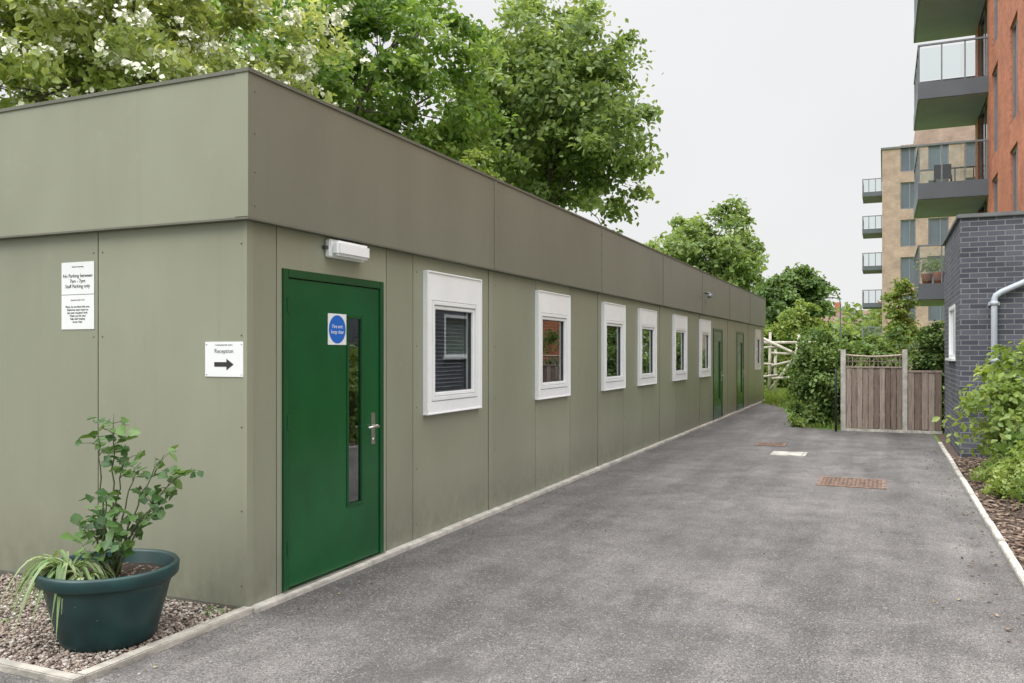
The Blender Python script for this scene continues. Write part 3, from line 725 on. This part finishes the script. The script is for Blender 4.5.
for c in cols:
    for q in zs:
        a,b=TX+c[0],TX+c[1]; m_=a+(b-a)*.6
        fr_+=[(a,a+.09,TY+.1,TY+.2,q,q+2.15),(b-.09,b,TY+.1,TY+.2,q,q+2.15),(a+.09,b-.09,TY+.1,TY+.2,q,q+.09),(a+.09,b-.09,TY+.1,TY+.2,q+2.06,q+2.15),(m_-.05,m_+.05,TY+.1,TY+.2,q+.09,q+2.06)]
        gl.append((a+.09,b-.09,TY+.14,TY+.16,q+.09,q+2.06))
boxes('window_frames',fr_,M['alu'],A); boxes('window_panes',gl,M['winx'],A)
boxes('parapet_coping',[(TX-.1,TX+tw+.1,TY-.1,TY+.4,th,th+.15),(TX-.1,TX+.4,TY+.4,TY+td,th,th+.15)],M['coping'],A)
boxes('penthouse',[(TX+2.5,TX+tw,TY+2,TY+td-2,th-.3,th+2.0)],M['tbrick'],A)
for k in range(5):
    z=2.2+3.03*k
    boxes('balcony_%d'%(k+1),[(TX-1.5,TX,TY+.5,TY+4.2,z,z+.35)],M['slate'],A)
    T=[(TX-1.5,TX-1.44,TY+.5,TY+4.2,z+1.35,z+1.42),(TX-1.44,TX,TY+.5,TY+.56,z+1.35,z+1.42)]
    for x in (TX-1.47,TX-1.0,TX-.5,TX-.05): T.append((x-.03,x+.03,TY+.5,TY+.56,z+.35,z+1.35))
    for y in (TY+1.7,TY+3,TY+4.15): T.append((TX-1.5,TX-1.44,y,y+.06,z+.35,z+1.35))
    boxes('balcony_rail_%d'%(k+1),T,M['alu'],A)
    panes('balcony_glass_%d'%(k+1),[(TX-1.42,TX-.02,TY+.52,TY+.54,z+.4,z+1.33)],M['rail_glass'],A)
H=empty('terraced_houses',(-2,125,0))
for i in range(6):
    hx=-14+i*3.4*1.7; w=5.6; y=125
    boxes('house_walls_%d'%(i+1),[(hx,hx+w,y,y+8,0,5.2)],M['tbrick'] if i%2 else M['rbrick'],H)
    me=bpy.data.meshes.new('r'); me.from_pydata([(hx-.1,y-.3,5.1),(hx+w+.1,y-.3,5.1),(hx+w+.1,y+8.3,5.1),(hx-.1,y+8.3,5.1),(hx-.1,y+4,7.6),(hx+w+.1,y+4,7.6)],[],[(0,1,5,4),(2,3,4,5),(1,2,5),(3,0,4),(0,3,2,1)]); link('house_roof_%d'%(i+1),me,H,M['rooft'])
    boxes('chimney_%d'%(i+1),[(hx+w-.5,hx+w+.3,y+3.6,y+4.6,6.9,8.8)],M['rbrick'],H)
    boxes('house_windows_%d'%(i+1),[(hx+.8,hx+2,y-.03,y-.01,3.2,4.5),(hx+3.4,hx+4.6,y-.03,y-.01,3.2,4.5)],M['winx'],H)
e=empty('street_lamp',(-.2,62,0)); T=Tubes(); T.add([(.6,62,0),(.6,62,1.2),(.6,62,5.0),(.55,62,5.35),(.2,62,5.5),(-.3,62,5.5)],[.09,.07,.05,.045,.04,.035],8); T.obj('column',M['alu'],e)
boxes('lantern',[(-.85,-.25,61.88,62.12,5.44,5.56)],M['alu'],e,.03)

# ---------------------------------------------------------------- vegetation
tree('elder_tree',(-13.2,10.8,0),(-13.2,10.8,8.1),(5.4,5.0,4.6),18,320,115,.19,M['leafA'],21,.62,.2,blossom=True)
tree('sycamore_tree',(-14.2,20.6,0),(-14.2,20.6,10.4),(5.6,5.4,5.4),17,290,120,.25,M['leafB'],22,.75,.3)
tree('sycamore_tree',(-10.3,31.0,0),(-10.3,31.0,11.4),(5.5,5.6,6.7),22,390,110,.28,M['leafC'],23,.85,.35)
tree('sycamore_tree',(-10.5,22.0,0),(-10.5,22.0,6.5),(3.2,3.2,2.6),8,110,100,.22,M['leafE'],24,.6,.16)
tree('lime_tree',(-7.2,51.5,0),(-7.2,51.5,6.7),(4.3,4.2,4.1),12,180,105,.32,M['leafC'],25,.75,.25)
tree('lime_tree',(-2.6,60,0),(-2.6,60,5.4),(2.9,2.8,3.0),9,110,95,.32,M['leafD'],26,.65,.2)
tree('birch_tree',(.1,33.5,0),(.1,33.5,2.5),(1.25,1.2,1.25),7,60,80,.16,M['leafE'],27,.32,.07)
tree('birch_tree',(3.85,20.5,0),(3.85,20.5,2.4),(.5,.5,1.3),6,50,70,.1,M['leafE'],28,.2,.05)
shrub('laurel_shrub',(2.55,15.35,0),(.86,.82,2.0),250,90,.085,M['leafS'],31,.18)
shrub('laurel_shrub',(3.5,14.9,0),(.9,.5,1.85),90,80,.09,M['leafS'],32,.2)
shrub('climbing_shrub',(4.3,14.4,0),(.5,.35,2.1),90,80,.08,M['leafD'],33,.17)
shrub('mahonia_shrub',(4.98,8.4,0),(.66,.75,1.55),80,40,.10,M['leafE'],34,.2)
shrub('mahonia_shrub',(5.2,7.2,0),(.55,.5,1.05),50,40,.09,M['leafS'],45,.18)
shrub('hebe_shrub',(4.95,6.2,0),(.5,.55,.65),70,55,.055,M['leafE'],35,.12)
shrub('hebe_shrub',(5.1,5.1,0),(.5,.5,.55),60,50,.055,M['leafS'],36,.12)
shrub('hebe_shrub',(4.75,7.5,0),(.32,.45,.4),32,45,.05,M['leafE'],46,.1,.04)
shrub('elder_shrub',(-.6,33.5,0),(2.2,1.0,1.3),110,60,.14,M['leafE'],37,.28)
shrub('elder_shrub',(2.9,20.5,0),(.7,1.2,1.5),80,60,.12,M['leafS'],38,.25)
shrub('elder_shrub',(3.4,26.5,0),(1.1,1.5,2.4),110,70,.15,M['leafS'],39,.32)
shrub('elder_shrub',(-3.0,37,0),(2.2,1.5,2.7),140,60,.17,M['leafB'],40,.35)
rs=np.random.RandomState(60); rg=random.Random(60); C=[]
for i in range(520):
    x=rg.uniform(-45,30); h=5.2+2.2*math.sin(x*.35)+1.4*math.sin(x*1.1+2)
    C.append((x,rg.uniform(86,96),rg.uniform(.5,1)**.7*h*rg.uniform(.5,1)))
P,sz,sh,out=clusters_to_leaves(np.array(C),60,1.8,.65,rs)
leafmesh('distant_trees',P,sz,sh,M['leafC'],None,rs)
rs=np.random.RandomState(61); n=30000
P=np.zeros((n,3)); P[:,0]=rs.uniform(-3,4.2,n); P[:,1]=rs.uniform(14.2,36,n); 
ok=(P[:,0]>1.75-.07*(P[:,1]-14)+np.maximum(0,0))&(P[:,1]<20)|((P[:,1]>=20)&(P[:,0]>1.1-.4*(P[:,1]-20)))&((P[:,0]>.1)|(P[:,1]>24)); P=P[ok]; n=len(P); P[:,2]=.04
d=rs.normal(size=(n,3))*.35; d[:,2]=1; nn=rs.normal(size=(n,3)); nn[:,2]=0
leafmesh('grass',P,rs.uniform(.06,.16,n),rs.uniform(0,1,n),M['leafE'],None,rs,dirs=d,nors=nn,aspect=.16)
shrub('weeds',(1.9,14.5,0),(.25,.25,.3),16,60,.05,M['leafE'],44,.08,.03,3)

# ---------------------------------------------------------------- light
w=bpy.data.worlds.new('World'); S.world=w; w.use_nodes=True; nt=w.node_tree; nt.nodes.clear()
out=N(nt,'ShaderNodeOutputWorld'); bg=N(nt,'ShaderNodeBackground'); bg.inputs[1].default_value=.1
sky=N(nt,'ShaderNodeTexSky',sky_type='NISHITA'); sky.sun_disc=False
SE,SR=math.radians(44),math.radians(205)
sky.sun_elevation=SE; sky.sun_rotation=SR; sky.dust_density=4
tc=N(nt,'ShaderNodeTexCoord'); sp=N(nt,'ShaderNodeSeparateXYZ'); nt.links.new(tc.outputs['Generated'],sp.inputs[0])
mr=N(nt,'ShaderNodeMapRange',interpolation_type='SMOOTHSTEP'); mr.inputs[1].default_value=.36; mr.inputs[2].default_value=.95
mr.inputs[3].default_value=9.1; mr.inputs[4].default_value=45
nt.links.new(sp.outputs[2],mr.inputs[0])
cl=ramp(nt,noise(nt,tc.outputs['Generated'],2.2,3),[(.35,.97),(.65,1.02)])
ov=mixc(nt,1,mixc(nt,1,(1,1.0,1.005),mr.outputs[0],'MULTIPLY'),cl,'MULTIPLY')
nt.links.new(mixc(nt,.95,sky.outputs[0],ov),bg.inputs[0]); nt.links.new(bg.outputs[0],out.inputs[0])
sl=bpy.data.lights.new('sun','SUN'); sl.energy=1.5; sl.angle=math.radians(30); sl.color=(1,.975,.93)
so=bpy.data.objects.new('sun',sl); COL.objects.link(so)
dv=Vector((math.sin(SR)*math.cos(SE),math.cos(SR)*math.cos(SE),math.sin(SE)))
so.rotation_euler=dv.to_track_quat('Z','Y').to_euler(); so.location=(0,0,30)

# ---------------------------------------------------------------- camera
cd=bpy.data.cameras.new('camera'); cd.sensor_width=36; cd.lens=850/1024*36; cd.shift_y=.01025; cd.clip_end=2000; cd.clip_start=.05
co=bpy.data.objects.new('camera',cd); COL.objects.link(co); co.location=(3.48,-4.01,1.55)
co.rotation_euler=(math.radians(90),0,math.radians(23.63)); S.camera=co
